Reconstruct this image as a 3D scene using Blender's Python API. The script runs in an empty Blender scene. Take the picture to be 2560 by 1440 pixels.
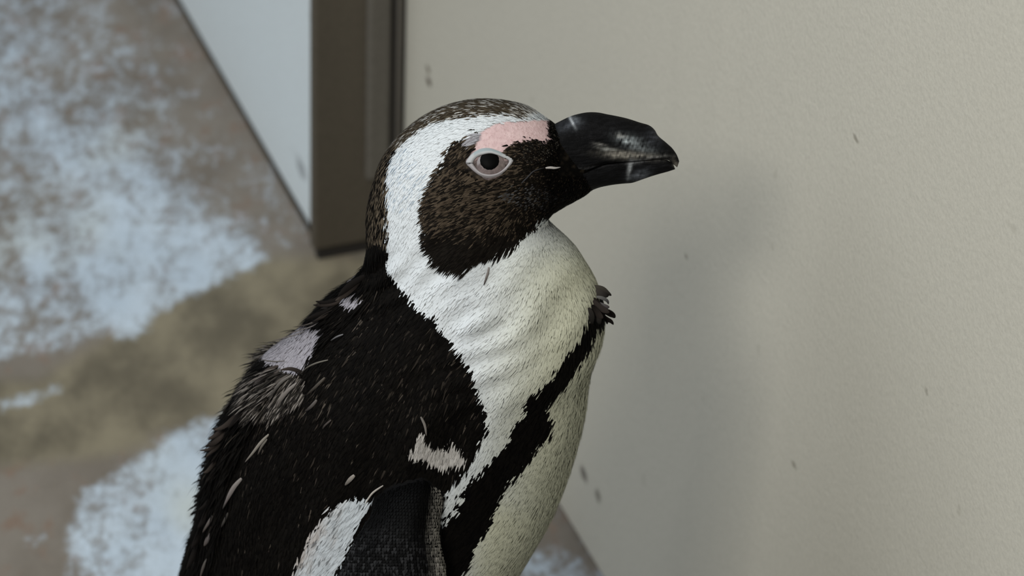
import bpy, bmesh, math, random
import numpy as np
from mathutils import Vector, Matrix, kdtree
from mathutils.bvhtree import BVHTree

rng = np.random.default_rng(7)
random.seed(7)
SC = bpy.context.scene
COL = SC.collection

# ------------------------------------------------------------------ camera
FPX = 2560 * 1.6 / 0.405
PITCH, ROLL = math.radians(35), math.radians(2)
_c, _s = math.cos(PITCH), math.sin(PITCH)
_R, _U, BACK = np.array([1, 0, 0.]), np.array([0, _s, _c]), np.array([0, -_c, _s])
RIGHT = math.cos(ROLL) * _R + math.sin(ROLL) * _U
UP = -math.sin(ROLL) * _R + math.cos(ROLL) * _U
CM = np.array([RIGHT, UP, BACK]).T
HEAD = np.array([0, 0, .46])


def ray(px):
    px = np.asarray(px, float)
    l = np.stack([(px[..., 0] - 1280) / FPX, -(px[..., 1] - 720) / FPX, -np.ones(px.shape[:-1])], -1)
    return l @ CM.T


CAMP = HEAD - 1.6 * ray((1280, 420))


def project(P):
    q = (np.asarray(P) - CAMP) @ CM
    return np.stack([1280 - FPX * q[..., 0] / q[..., 2], 720 + FPX * q[..., 1] / q[..., 2]], -1)


def hit_plane(px, p0, n):
    d = ray(px)
    t = ((np.asarray(p0) - CAMP) @ n) / (d @ n)
    return CAMP + d * np.asarray(t)[..., None]


def on_floor(px):
    return hit_plane(px, np.zeros(3), np.array([0, 0, 1.]))


cd = bpy.data.cameras.new('camera')
cam = bpy.data.objects.new('camera', cd)
COL.objects.link(cam)
m4 = Matrix.Identity(4)
for i in range(3):
    for j in range(3):
        m4[i][j] = CM[i][j]
    m4[i][3] = CAMP[i]
cam.matrix_world = m4
cd.sensor_width = 36
cd.lens = 36 * FPX / 2560
cd.clip_start = .05
cd.dof.use_dof = True
cd.dof.focus_distance = 1.585
cd.dof.aperture_fstop = 15
SC.camera = cam

# ------------------------------------------------------------------ light
w = bpy.data.worlds.new('world')
SC.world = w
w.use_nodes = True
bg = w.node_tree.nodes['Background']
bg.inputs[0].default_value = (.80, .86, .95, 1)
bg.inputs[1].default_value = .20


def area(name, d, dist, size, power, col):
    l = bpy.data.lights.new(name, 'AREA')
    l.shape = 'RECTANGLE'
    l.size, l.size_y = size
    l.energy = power
    l.color = col
    o = bpy.data.objects.new(name, l)
    COL.objects.link(o)
    d = Vector(d).normalized()
    o.location = Vector((0, .1, .4)) + d * dist
    o.rotation_euler = d.to_track_quat('Z', 'Y').to_euler()
    return o


area('ceiling_light', (-.62, -.12, .75), 2.3, (2.2, 2.2), 54, (.93, .97, 1.0))
area('ceiling_light', (-.26, -.73, .63), 2.3, (.45, .45), 34, (1.0, .96, .88))

SC.view_settings.view_transform = 'Standard'
SC.view_settings.look = 'None'
SC.view_settings.gamma = 1
SC.view_settings.exposure = 0
SC.view_settings.use_curve_mapping = False
SC.render.film_transparent = False


# ------------------------------------------------------------------ helpers
def mesh_obj(name, V, F, mat=None, parent=None, col=None, smooth=True, attr=None):
    me = bpy.data.meshes.new(name)
    V = np.asarray(V, np.float32)
    F = np.asarray(F, dtype=object) if not isinstance(F, np.ndarray) else F
    if isinstance(F, np.ndarray) and F.dtype != object:
        n, k = F.shape
        me.vertices.add(len(V))
        me.vertices.foreach_set('co', V.ravel())
        me.loops.add(n * k)
        me.loops.foreach_set('vertex_index', F.astype(np.int32).ravel())
        me.polygons.add(n)
        me.polygons.foreach_set('loop_start', np.arange(0, n * k, k, dtype=np.int32))
        me.update(calc_edges=True)
        me.validate()
    else:
        me.from_pydata([tuple(map(float, v)) for v in V], [], [tuple(map(int, f)) for f in F])
        me.update()
    if col is not None:
        set_col(me, col)
    if attr:
        for k_, v_ in attr.items():
            a = me.attributes.new(k_, 'FLOAT', 'POINT')
            a.data.foreach_set('value', np.asarray(v_, np.float32))
    me.polygons.foreach_set('use_smooth', np.full(len(me.polygons), smooth))
    o = bpy.data.objects.new(name, me)
    COL.objects.link(o)
    if mat:
        me.materials.append(mat)
    if parent:
        o.parent = parent
    return o


def set_col(me, col):
    a = me.attributes.new('Col', 'FLOAT_COLOR', 'POINT')
    c4 = np.ones((len(col), 4), np.float32)
    c4[:, :3] = col
    a.data.foreach_set('color', c4.ravel())


def tag(o, label=None, cat=None, group=None, kind=None):
    if label: o['label'] = label
    if cat: o['category'] = cat
    if group: o['group'] = group
    if kind: o['kind'] = kind
    return o


class NT:
    """tiny node-tree helper"""
    def __init__(s, name):
        s.m = bpy.data.materials.new(name)
        s.m.use_nodes = True
        s.t = s.m.node_tree
        s.b = s.t.nodes['Principled BSDF']

    def n(s, typ, **kw):
        nd = s.t.nodes.new(typ)
        for k, v in kw.items():
            if k.startswith('i_'):
                key = k[2:]
                key = int(key) if key.isdigit() else key
                if isinstance(v, bpy.types.NodeSocket):
                    s.t.links.new(v, nd.inputs[key])
                else:
                    nd.inputs[key].default_value = v
            else:
                setattr(nd, k, v)
        return nd

    def math(s, op, a, b=0., c=None, clamp=False):
        nd = s.n('ShaderNodeMath', operation=op, use_clamp=clamp, i_0=a, i_1=b)
        if c is not None:
            if isinstance(c, bpy.types.NodeSocket): s.t.links.new(c, nd.inputs[2])
            else: nd.inputs[2].default_value = c
        return nd.outputs[0]

    def noise(s, scale, detail=4, rough=.55, vec=None, dist=0.):
        nd = s.n('ShaderNodeTexNoise')
        nd.inputs['Scale'].default_value = scale
        nd.inputs['Detail'].default_value = detail
        nd.inputs['Roughness'].default_value = rough
        nd.inputs['Distortion'].default_value = dist
        if vec is not None: s.t.links.new(vec, nd.inputs['Vector'])
        return nd.outputs['Fac']

    def coord(s):
        return s.n('ShaderNodeTexCoord').outputs['Object']

    def scaled(s, vec, sc, loc=(0, 0, 0)):
        nd = s.n('ShaderNodeMapping', i_Vector=vec)
        nd.inputs['Scale'].default_value = sc
        nd.inputs['Location'].default_value = loc
        return nd.outputs[0]

    def mix(s, f, a, b, blend='MIX'):
        nd = s.n('ShaderNodeMix', data_type='RGBA', blend_type=blend)
        for k, v in ((0, f), (6, a), (7, b)):
            if isinstance(v, bpy.types.NodeSocket): s.t.links.new(v, nd.inputs[k])
            else:
                nd.inputs[k].default_value = v if k == 0 else (*v, 1)
        return nd.outputs[2]

    def ramp(s, f, lo, hi):
        nd = s.n('ShaderNodeMapRange', i_0=f)
        nd.inputs[1].default_value = lo
        nd.inputs[2].default_value = hi
        nd.interpolation_type = 'SMOOTHSTEP'
        return nd.outputs[0]

    def attr(s, name, out='Fac'):
        return s.n('ShaderNodeAttribute', attribute_name=name).outputs[out]

    def base(s, v):
        if isinstance(v, bpy.types.NodeSocket): s.t.links.new(v, s.b.inputs['Base Color'])
        else: s.b.inputs['Base Color'].default_value = (*v, 1)

    def set(s, **kw):
        for k, v in kw.items():
            k = k.replace('_', ' ')
            if isinstance(v, bpy.types.NodeSocket): s.t.links.new(v, s.b.inputs[k])
            else: s.b.inputs[k].default_value = v

    def bump(s, h, dist, strength=1.):
        nd = s.n('ShaderNodeBump', i_Height=h)
        nd.inputs['Distance'].default_value = dist
        nd.inputs['Strength'].default_value = strength
        s.t.links.new(nd.outputs[0], s.b.inputs['Normal'])


def in_poly(p, poly):
    poly = np.asarray(poly, float)
    x, y = p[:, 0], p[:, 1]
    r = np.zeros(len(p), bool)
    j = len(poly) - 1
    for i in range(len(poly)):
        xi, yi = poly[i]
        xj, yj = poly[j]
        if yi != yj:
            c = ((yi > y) != (yj > y)) & (x < (xj - xi) * (y - yi) / (yj - yi) + xi)
            r ^= c
        j = i
    return r


def poly_dist(p, poly, closed=True):
    """signed distance in px, positive inside"""
    poly = np.asarray(poly, float)
    d = np.full(len(p), 1e9)
    n = len(poly)
    for i in range(n if closed else n - 1):
        a, b = poly[i], poly[(i + 1) % n]
        ab = b - a
        t = np.clip(((p - a) @ ab) / max(ab @ ab, 1e-9), 0, 1)
        d = np.minimum(d, np.linalg.norm(p - a - t[:, None] * ab, axis=1))
    if not closed: return d
    return np.where(in_poly(p, poly), d, -d)


def sstep(x, a, b):
    t = np.clip((x - a) / (b - a), 0, 1)
    return t * t * (3 - 2 * t)


def catmull(P, n):
    P = np.asarray(P, float)
    k = len(P)
    t = np.linspace(0, k - 1, n)
    i = np.clip(t.astype(int), 0, k - 2)
    f = (t - i)[:, None]
    p0, p1, p2, p3 = P[np.clip(i - 1, 0, k - 1)], P[i], P[i + 1], P[np.clip(i + 2, 0, k - 1)]
    return .5 * (2 * p1 + (p2 - p0) * f + (2 * p0 - 5 * p1 + 4 * p2 - p3) * f ** 2 + (3 * p1 - p0 - 3 * p2 + p3) * f ** 3)


def grid_faces(n, m, wrap=True):
    i, j = np.meshgrid(np.arange(n - 1), np.arange(m if wrap else m - 1), indexing='ij')
    i, j = i.ravel(), j.ravel()
    j2 = (j + 1) % m
    return np.stack([i * m + j, i * m + j2, (i + 1) * m + j2, (i + 1) * m + j], 1)


_ph = rng.uniform(0, 6.28, (8, 3))
_fr = rng.normal(0, 1, (8, 2))


def wav(p, scale, k=0):
    """cheap smooth noise in -1..1"""
    r = 0
    for i in range(8):
        r = r + np.sin((p @ _fr[i]) / scale * 3 + _ph[i, k])
    return r / 3.


# ------------------------------------------------------------------ the room
WD = np.array([.3665, -.9304, 0])        # along the walls, towards the camera
WN = np.array([.9304, .3665, 0])         # into the wall
P0 = on_floor((786, 656))                # near lower corner of the frame post
QD = float((on_floor((1390, 1262)) - P0) @ WN)   # door plane set back


def sq(s, q, z):
    return P0 + WD * s + WN * q + np.array([0, 0, z])


def slab(name, s0, s1, q0, q1, z0, z1, mat, parent=None, bev=.0, seg=2):
    bm = bmesh.new()
    vs = [bm.verts.new(sq(s, q, z)) for s in (s0, s1) for q in (q0, q1) for z in (z0, z1)]
    for f in ((0, 1, 3, 2), (4, 6, 7, 5), (0, 4, 5, 1), (2, 3, 7, 6), (0, 2, 6, 4), (1, 5, 7, 3)):
        bm.faces.new([vs[i] for i in f])
    bmesh.ops.recalc_face_normals(bm, faces=bm.faces)
    if bev:
        bmesh.ops.bevel(bm, geom=list(bm.edges), offset=bev, segments=seg, profile=.5, affect='EDGES')
    me = bpy.data.meshes.new(name)
    bm.to_mesh(me)
    bm.free()
    me.materials.append(mat)
    o = bpy.data.objects.new(name, me)
    COL.objects.link(o)
    if parent: o.parent = parent
    return o


def wall_mat(name, colr, spots, streak=.06):
    t = NT(name)
    co = t.coord()
    n1 = t.noise(3.2, 3, .5, co)
    n2 = t.noise(1.0, 3, .6, t.scaled(co, (60, 60, 2.5)))
    grit = t.noise(620, 1, .5, co)
    c = t.mix(t.math('MULTIPLY', n2, .5), colr, tuple(x * (1 - streak * 2.2) for x in colr))
    c = t.mix(t.ramp(n1, .3, .75), c, tuple(x * (1 - streak) for x in colr))
    c = t.mix(t.math('MULTIPLY', t.ramp(grit, .35, .7), .13), c, tuple(x * .45 for x in colr))
    sp = t.noise(55, 2, .4, co)
    c = t.mix(t.math('MULTIPLY', t.ramp(sp, .74, .80), .15), c, (.10, .085, .05))
    warp = t.n('ShaderNodeVectorMath', operation='SCALE', i_0=t.n('ShaderNodeTexNoise', i_Vector=co, i_Scale=150.).outputs['Color'])
    warp.inputs[3].default_value = .006
    cow = t.n('ShaderNodeVectorMath', operation='ADD', i_0=co, i_1=warp.outputs[0]).outputs[0]
    for (p, size, amt, dc) in spots:
        # elliptical smear: (size along wall, size up)
        v = t.n('ShaderNodeVectorMath', operation='SUBTRACT', i_0=cow)
        v.inputs[1].default_value = tuple(np.asarray(p) + .003)
        d1 = t.n('ShaderNodeVectorMath', operation='DOT_PRODUCT', i_0=v.outputs[0])
        d1.inputs[1].default_value = tuple(WD / size[0])
        d2 = t.n('ShaderNodeVectorMath', operation='DOT_PRODUCT', i_0=v.outputs[0])
        d2.inputs[1].default_value = (0, 0, 1 / size[1])
        r = t.math('SQRT', t.math('ADD', t.math('POWER', d1.outputs['Value'], 2), t.math('POWER', d2.outputs['Value'], 2)))
        c = t.mix(t.math('MULTIPLY', t.ramp(r, 1.25, .45), amt), c, dc)
    t.base(c)
    t.set(Roughness=.62)
    t.b.inputs['Specular IOR Level'].default_value = .25
    t.bump(t.noise(260, 3, .6, co), .0006, .5)
    return t.m


def door_pt(px):
    return hit_plane(np.array(px, float), sq(0, QD, 0), WN)


def lwall_pt(px):
    return hit_plane(np.array(px, float), sq(0, .007, 0), WN)


dk = (.07, .06, .035)
M_door = wall_mat('door_paint', (.435, .418, .358), [
    (door_pt((1071, 176)), (.004, .0025), .8, dk), (door_pt((1072, 204)), (.004, .0035), .95, (.06, .045, .03)),
    (door_pt((1460, 1186)), (.005, .004), .8, (.07, .06, .05)), (door_pt((1495, 1241)), (.005, .0045), .7, (.10, .09, .07)),
    (door_pt((2140, 347)), (.0035, .002), .5, dk), (door_pt((1985, 1163)), (.0035, .002), .45, dk),
    (door_pt((1716, 640)), (.0025, .0015), .5, dk), (door_pt((2315, 978)), (.0025, .002), .35, dk)])
M_lwall = wall_mat('wall_paint', (.55, .605, .625), [
    (lwall_pt((752, 424)), (.010, .006), .55, (.10, .10, .11)), (lwall_pt((742, 395)), (.012, .003), .18, (.2, .2, .2))], .03)


def metal_mat(name, a, b, sc=40):
    t = NT(name)
    co = t.coord()
    n = t.noise(1., 4, .6, t.scaled(co, (sc, sc, sc * .12)))
    c = t.mix(t.ramp(n, .35, .7), a, b)
    g = t.noise(620, 1, .5, co)
    c = t.mix(t.math('MULTIPLY', t.ramp(g, .4, .7), .3), c, tuple(x * .4 for x in a))
    t.base(c)
    t.set(Roughness=.6)
    t.b.inputs['Specular IOR Level'].default_value = .2
    return t.m


M_post = metal_mat('frame_brown', (.070, .060, .045), (.086, .074, .056), 12)
M_plate = metal_mat('frame_plate', (.115, .107, .092), (.095, .087, .073), 14)
M_seal = metal_mat('seal_rubber', (.085, .078, .066), (.050, .045, .04), 40)
M_seal2 = metal_mat('seal_grey', (.11, .112, .114), (.055, .055, .054), 45)
M_gap = NT('dark_gap'); M_gap.base((.012, .010, .008)); M_gap.set(Roughness=.9); M_gap = M_gap.m
M_gap2 = metal_mat('skirting_joint', (.026, .022, .015), (.016, .014, .010), 30)

# floor: worn painted concrete; 'wt' says where the pale coat is left, 'ol' where silt lies
_xs = np.concatenate([np.linspace(-1.5, -.52, 20), np.arange(-.5, .30, .004), np.linspace(.31, 1.1, 20)])
_ys = np.concatenate([np.linspace(-.9, .0, 20), np.arange(.01, 1.5, .004), np.linspace(1.52, 2.0, 10)])
gx, gy = np.meshgrid(_xs, _ys, indexing='ij')
FV = np.stack([gx.ravel(), gy.ravel(), np.zeros(gx.size)], 1)
fp = project(FV)
wt = np.full(len(fp), .41)
ol = np.zeros(len(fp))


def blob(poly, val, soft=60, arr=None):
    global wt
    d = poly_dist(fp, poly)
    k = sstep(d, -soft, soft * .4)
    if arr is None:
        wt = wt * (1 - k) + val * k
    else:
        arr[:] = arr * (1 - k) + val * k


blob([(250, -100), (500, -60), (800, 560), (780, 660), (640, 640), (480, 250)], .31, 90)
blob([(0, 60), (120, 100), (120, 330), (0, 300)], .52, 60)
blob([(60, 330), (300, 330), (420, 480), (560, 620), (300, 640), (160, 480)], .58, 80)
blob([(-60, 520), (160, 560), (200, 700), (260, 850), (0, 900), (-60, 800)], .49, 60)
blob([(330, 30), (480, 30), (640, 330), (520, 420)], .28, 70)
blob([(-400, 960), (150, 900), (280, 850), (380, 780), (480, 725), (650, 650), (790, 640), (1000, 640), (1200, 800), (1330, 1150), (1400, 1330), (1250, 1280), (1000, 1020), (600, 1010), (420, 1100),
      (200, 1230), (120, 1500), (-400, 1700)], .05, 34)
blob([(190, 560), (300, 500), (420, 570), (600, 600), (660, 640), (560, 700), (480, 725), (385, 785), (350, 828), (290, 842), (240, 760), (190, 680)], .68, 38)
blob([(640, 980), (560, 1040), (430, 1090), (340, 1150), (210, 1240), (170, 1330), (260, 1500), (900, 1700), (900, 1100)], .62, 40)
blob([(620, 1000), (560, 1090), (430, 1130), (400, 1300), (430, 1500), (900, 1700), (900, 1100)], .76, 50)
blob([(0, 1000), (70, 985), (140, 965), (150, 985), (60, 1015), (0, 1025)], .55, 24)
blob([(80, 620), (110, 615), (118, 655), (90, 665)], .80, 55)
blob([(60, 1340), (115, 1335), (110, 1362), (60, 1365)], .5, 24)
blob([(1200, 1480), (1290, 1380), (1400, 1370), (1450, 1440), (1500, 1600), (1300, 1700)], .46, 40)
blob([(1300, 1360), (1370, 1250), (1410, 1270), (1480, 1410), (1420, 1360)], .2, 30)
blob([(-400, 960), (100, 960), (250, 870), (390, 790), (480, 730), (650, 655), (960, 650), (1200, 820), (1300, 1150), (1150, 1150), (950, 1000), (600, 1010), (420, 1090), (250, 1130), (-400, 1200)], 1., 40, ol)
blob([(380, 1090), (560, 1050), (560, 1150), (400, 1160)], .35, 30, ol)
t = NT('worn_concrete')
co = t.scaled(t.coord(), (1, .62, 1))
A, O = t.attr('wt'), t.attr('ol')
n_big = t.noise(58, 8, .68, co)
n_fin = t.noise(210, 4, .6, co)
n_mid = t.noise(16, 4, .6, co)
v = t.math('ADD', A, t.math('MULTIPLY', t.math('SUBTRACT', n_big, .5), 1.1))
v = t.math('ADD', v, t.math('MULTIPLY', t.math('SUBTRACT', n_fin, .5), .65))
cov = t.ramp(v, .27, .78)
brown = t.mix(t.ramp(n_mid, .35, .65), (.125, .108, .088), (.165, .147, .124))
brown = t.mix(t.ramp(t.noise(60, 4, .6, t.scaled(co, (1, 1, 1), (3, 1, 0))), .52, .70), brown, (.16, .118, .09))
olive = t.mix(t.ramp(t.noise(26, 4, .55, t.scaled(co, (1, 1, 1), (5, 2, 0))), .34, .66), (.092, .080, .055), (.185, .163, .112))
under = t.mix(O, brown, olive)
pale = t.mix(t.ramp(n_mid, .3, .7), (.36, .43, .50), (.42, .49, .555))
pale = t.mix(t.ramp(t.noise(7, 3, .5, t.scaled(co, (1, 1, 1), (8, 1, 0))), .52, .68), pale, (.41, .45, .44))
c = t.mix(cov, under, pale)
c = t.mix(t.math('MULTIPLY', t.ramp(t.noise(560, 1, .5, co), .4, .7), .10), c, (.05, .05, .05))
t.base(c)
t.set(Roughness=.7)
t.b.inputs['Specular IOR Level'].default_value = .25
t.bump(t.math('ADD', cov, t.math('MULTIPLY', n_fin, .6)), .0012, .5)
floor = mesh_obj('floor', FV, grid_faces(len(_xs), len(_ys), False)[:, ::-1].copy(), t.m, attr={'wt': wt, 'ol': ol})
tag(floor, 'worn grey concrete floor with patchy pale blue coating', kind='structure')

# far wall, frame post, door
wall = slab('wall_left', -2.2, -.004, .0075, .16, .0045, 2.2, M_lwall)
tag(wall, 'pale painted wall beyond the brown door post', kind='structure')
base = slab('baseboard_left', -2.2, -.010, .0068, .15, -.002, .0050, M_gap2)
tag(base, 'dark joint along the foot of the pale wall', kind='structure')


def at_x(px_x, yy=300):
    """offset q on the jamb face (s = 0) whose image column is px_x"""
    p = hit_plane(np.array([px_x, yy], float), P0, WD)
    return float((p - P0) @ WN)


frame = bpy.data.objects.new('trim_1', None)
COL.objects.link(frame)
tag(frame, 'dark brown steel door post with seal strips beside the door', kind='structure')
slab('post', -.0085, 0, -.0005, .16, .0075, 2.2, M_post, frame, .0022)
slab('sill_gap_shadow', -.008, -.002, .003, .15, -.002, .0085, M_gap, frame)  # black slab standing in for the shadow under the post
qa, qb, qc, qd = at_x(914), at_x(974), at_x(990), at_x(1031)
zb = float(hit_plane(np.array([940, 445.]), P0, WD)[2])
slab('strike_plate', -.004, .0035, qa, qb, zb, 2.2, M_plate, frame, .0028, 3)
q0_, q1_, q2_, q3_ = at_x(984), at_x(1000), at_x(1006), at_x(1032)
slab('seal_groove', -.004, .0012, qb + .0004, qd + .003, .014, 2.2, M_gap, frame)
slab('seal_strip', -.004, .005, q0_, q1_, .008, 2.2, M_seal, frame, .0010)
slab('seal_strip', -.004, .004, q2_, q3_, .008, 2.2, M_seal2, frame, .0012)

door = bpy.data.objects.new('door_1', None)
COL.objects.link(door)
tag(door, 'beige painted door panel beside the penguin', kind='structure')
slab('door_panel', .004, 1.25, QD, QD + .045, .003, 2.2, M_door, door, .0015)

# ------------------------------------------------------------------ the penguin: body sweep
PIV = hit_plane(np.array([1180., 640]), HEAD, np.array([0, 1., 0]))


def lat(rho):
    r = np.radians(rho)
    return np.stack([0 * r, -np.cos(r), np.sin(r)], -1)


RHO_H = 24.
# back/crown px, front/throat px, roll of the section, half width in mm, section exponent
ST = [
    ((600, 2600), (660, 2600), 0, 12, 2.0), ((520, 2560), (740, 2560), 0, 34, 2.0), ((440, 2480), (850, 2480), 0, 52, 2.1),
    ((380, 2330), (930, 2330), 0, 63, 2.2), ((345, 2100), (1010, 2080), 0, 70, 2.2), ((370, 1800), (1110, 1760), 0, 72, 2.2),
    ((420, 1590), (1190, 1560), 0, 71, 2.2), ((456, 1440), (1262, 1432), 0, 69, 2.2), ((496, 1300), (1352, 1300), 1, 66, 2.2), ((520, 1190), (1405, 1205), 2, 63, 2.2),
    ((552, 1090), (1440, 1110), 3, 60, 2.1), ((600, 1000), (1462, 1010), 4, 57, 2.1), ((650, 925), (1478, 915), 6, 53, 2.0),
    ((712, 868), (1506, 840), 8, 49, 2.0), ((790, 795), (1510, 775), 10, 45, 2.0), ((868, 728), (1490, 715), 12, 41, 2.0),
    ((913, 660), (1458, 655), 14, 37, 2.0), ((918, 590), (1420, 606), 16, 34, 2.0), ((920, 530), (1380, 568), 18, 32, 2.0),
    ((934, 465), (1366, 548), 20, 31, 2.1), ((958, 400), (1374, 538), 22, 30, 2.2), ((998, 345), (1384, 529), 24, 29.5, 2.2),
    ((1052, 300), (1396, 521), 24, 29, 2.2), ((1118, 268), (1408, 514), 24, 28, 2.2), ((1190, 254), (1420, 507), 24, 26.5, 2.2),
    ((1260, 257), (1432, 501), 24, 24, 2.2), ((1320, 272), (1444, 495), 24, 19.5, 2.2), ((1362, 296), (1456, 489), 24, 15, 2.2),
    ((1392, 318), (1470, 480), 24, 11.5, 2.2), ((1425, 345), (1484, 468), 24, 8.5, 2.2), ((1460, 380), (1496, 455), 24, 5.5, 2.0), ((1480, 410), (1500, 440), 24, 2, 2.0)]
NS, NA = 300, 128
L = catmull([s[0] for s in ST], NS)
Rr = catmull([s[1] for s in ST], NS)
rho = catmull([[s[2]] for s in ST], NS)[:, 0]
hw = catmull([[s[3]] for s in ST], NS)[:, 0] * .001
ex = catmull([[s[4]] for s in ST], NS)[:, 0]
Nl = lat(rho)
LP = np.zeros((NS, 3)); RP = np.zeros((NS, 3))
for i in range(NS):
    LP[i] = hit_plane(L[i], PIV, Nl[i])
    RP[i] = hit_plane(Rr[i], PIV, Nl[i])
ang = np.linspace(0, 2 * math.pi, NA, endpoint=False)
ca, sa = np.cos(ang), np.sin(ang)
G = np.zeros((NS, NA, 3))
Cc, Ah = (LP + RP) / 2, (RP - LP) / 2
for i in range(NS):
    e = 2 / ex[i]
    cc = np.sign(ca) * np.abs(ca) ** e
    ss = np.sign(sa) * np.abs(sa) ** e
    G[i] = Cc[i] + Ah[i] * cc[:, None] + Nl[i] * (hw[i] * ss)[:, None]
mir = (-np.arange(NA)) % NA
NEARP = project(G)
# pattern coordinates: the near-side image place of each surface point, the far side mirrored
PATT = NEARP.copy()
far = np.sin(ang) < -1e-6
PATT[:, far] = NEARP[:, mir[far]]


def grid_normals(G):
    du = np.gradient(G, axis=0)
    dv = np.roll(G, -1, 1) - np.roll(G, 1, 1)
    n = np.cross(du, dv)
    n /= np.maximum(np.linalg.norm(n, axis=2, keepdims=True), 1e-12)
    c = G.mean(1, keepdims=True)
    s = np.sign(((G - c) * n).sum())
    return n * s


# soft folds of the neck and breast plumage
NR0 = grid_normals(G)
fold = np.zeros((NS, NA))
q = PATT.reshape(-1, 2)


def ridges(centre, rad, direction, wavelen, amp):
    d = np.array(direction, float); d /= np.linalg.norm(d)
    nrm = np.array([-d[1], d[0]])
    r = q - np.array(centre)
    k = np.exp(-((r @ d) / rad[0]) ** 2 - ((r @ nrm) / rad[1]) ** 2)
    wv = wav(np.stack([q @ d / 7., q @ nrm], 1), wavelen)
    return (k * wv * amp).reshape(NS, NA)


fold += ridges((1030, 680), (90, 90), (-.82, .55), 24, .0013)
fold += ridges((1230, 900), (110, 130), (-.9, .38), 26, .0013)
fold += ridges((1300, 790), (200, 200), (-.5, .8), 40, .0007)
fold += ridges((1380, 1000), (80, 160), (-.2, .9), 50, .0008)
fold += ridges((800, 1100), (400, 400), (-.5, .85), 60, .0014)
G = G + NR0 * fold[..., None]
NEARP = project(G)
PATT = NEARP.copy()
PATT[:, far] = NEARP[:, mir[far]]
NRM = grid_normals(G)

GV = G.reshape(-1, 3)
GF = grid_faces(NS, NA)
bvh = BVHTree.FromPolygons([tuple(v) for v in GV.tolist()], [tuple(f) for f in GF.tolist()])


def surf(px):
    """point and normal of the body seen at an image place"""
    d = Vector(ray(np.array(px, float))).normalized()
    h, n, i, _ = bvh.ray_cast(Vector(CAMP), d)
    if h is None: return None, None
    if n.dot(d) > 0: n = -n
    return np.array(h), np.array(n)


NH = lat(RHO_H)


def mirror_head(P):
    P = np.asarray(P)
    return P - 2 * ((P - PIV) @ NH)[..., None] * NH


# ------------------------------------------------------------------ plumage pattern (on the flank plane)
MASK = [(1147, 352), (1132, 367), (1123, 393), (1102, 420), (1095, 440), (1082, 467), (1070, 497), (1068, 520), (1067, 547), (1072, 573), (1072, 590),
        (1092, 612), (1106, 632), (1124, 648), (1150, 655), (1180, 658), (1198, 640), (1216, 622), (1237, 626), (1258, 618), (1288, 608), (1318, 584), (1345, 560),
        (1362, 540), (1380, 560), (1520, 520), (1560, 400), (1450, 330), (1392, 300), (1374, 300), (1370, 330), (1380, 352), (1365, 361), (1350, 353),
        (1333, 350), (1310, 357), (1290, 358), (1276, 370), (1270, 384), (1284, 398), (1268, 424), (1222, 446), (1178, 421), (1166, 406),
        (1182, 375), (1200, 352), (1209, 328), (1190, 338), (1170, 345)]
PINK = [(1208, 327), (1233, 313), (1267, 305), (1300, 303), (1330, 303), (1358, 300), (1376, 303), (1372, 330), (1380, 352), (1365, 361), (1350, 353), (1333, 350),
        (1310, 357), (1290, 358), (1276, 370), (1270, 384), (1283, 396), (1268, 424), (1222, 446), (1178, 421), (1166, 406), (1182, 375), (1200, 352)]
CROWN = [(1005, 360), (1030, 338), (1060, 317), (1093, 299), (1133, 293), (1180, 290), (1233, 287), (1283, 288), (1312, 299), (1340, 292), (1358, 286),
         (1340, 200), (1200, 150), (1000, 200), (860, 340)]
BACKP = [(1008, 357), (988, 382), (976, 407), (971, 447), (967, 487), (969, 520), (967, 553), (965, 620), (968, 640), (980, 676), (1008, 716), (1043, 752),
         (1070, 778), (1098, 790), (1112, 819), (1142, 856), (1167, 892), (1190, 926), (1196, 955), (1197, 975), (1220, 1007), (1226, 1057), (1204, 1097),
         (1176, 1152), (1142, 1185), (1118, 1211), (1100, 1300), (1105, 1342), (1120, 1440), (1060, 1900), (760, 2700), (0, 2700), (200, 900), (820, 600), (880, 350), (960, 330)]
BAND = [(1484, 730), (1475, 765), (1465, 806), (1451, 836), (1419, 878), (1389, 928), (1358, 960), (1325, 992), (1320, 1031), (1293, 1060), (1281, 1097), (1256, 1119),
        (1240, 1140), (1199, 1175), (1167, 1203), (1154, 1232), (1130, 1272), (1097, 1309), (1101, 1342), (1110, 1440), (1040, 1800), (850, 2400), (880, 2420), (1080, 1750), (1156, 1440),
        (1187, 1397), (1192, 1370), (1225, 1309), (1247, 1262), (1277, 1194), (1320, 1157), (1345, 1112), (1386, 1067), (1386, 1039), (1375, 1009), (1394, 984), (1427, 943),
        (1450, 897), (1481, 844), (1496, 811), (1530, 790), (1560, 760), (1520, 715)]
CURL = [(1172, 1222), (1162, 1256), (1140, 1285), (1116, 1308), (1100, 1312), (1118, 1290), (1140, 1268), (1155, 1240)]
SHOULDER = [(1050, 1062), (1064, 1064), (1072, 1084), (1090, 1098), (1112, 1104), (1140, 1092), (1160, 1112), (1168, 1130), (1158, 1150), (1128, 1152), (1100, 1160), (1080, 1148), (1056, 1134),
            (1024, 1128), (1030, 1104), (1040, 1085)]
FLANK = [(908, 1232), (880, 1236), (846, 1250), (830, 1270), (800, 1300), (776, 1340), (756, 1372), (748, 1410), (750, 1460), (700, 1750), (800, 1750), (840, 1440), (866, 1380), (890, 1330),
         (905, 1290), (928, 1256), (936, 1236)]
BARE = [(822, 806), (817, 835), (803, 861), (778, 897), (755, 924), (717, 918), (690, 906), (640, 880), (640, 830), (742, 790), (786, 796)]
BARE2 = [(872, 722), (890, 716), (912, 722), (914, 745), (905, 758), (885, 764), (868, 756), (860, 740)]
SCRUF = [(620, 985), (640, 925), (700, 915), (765, 930), (770, 980), (730, 1010), (690, 1030), (640, 1020)]

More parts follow.
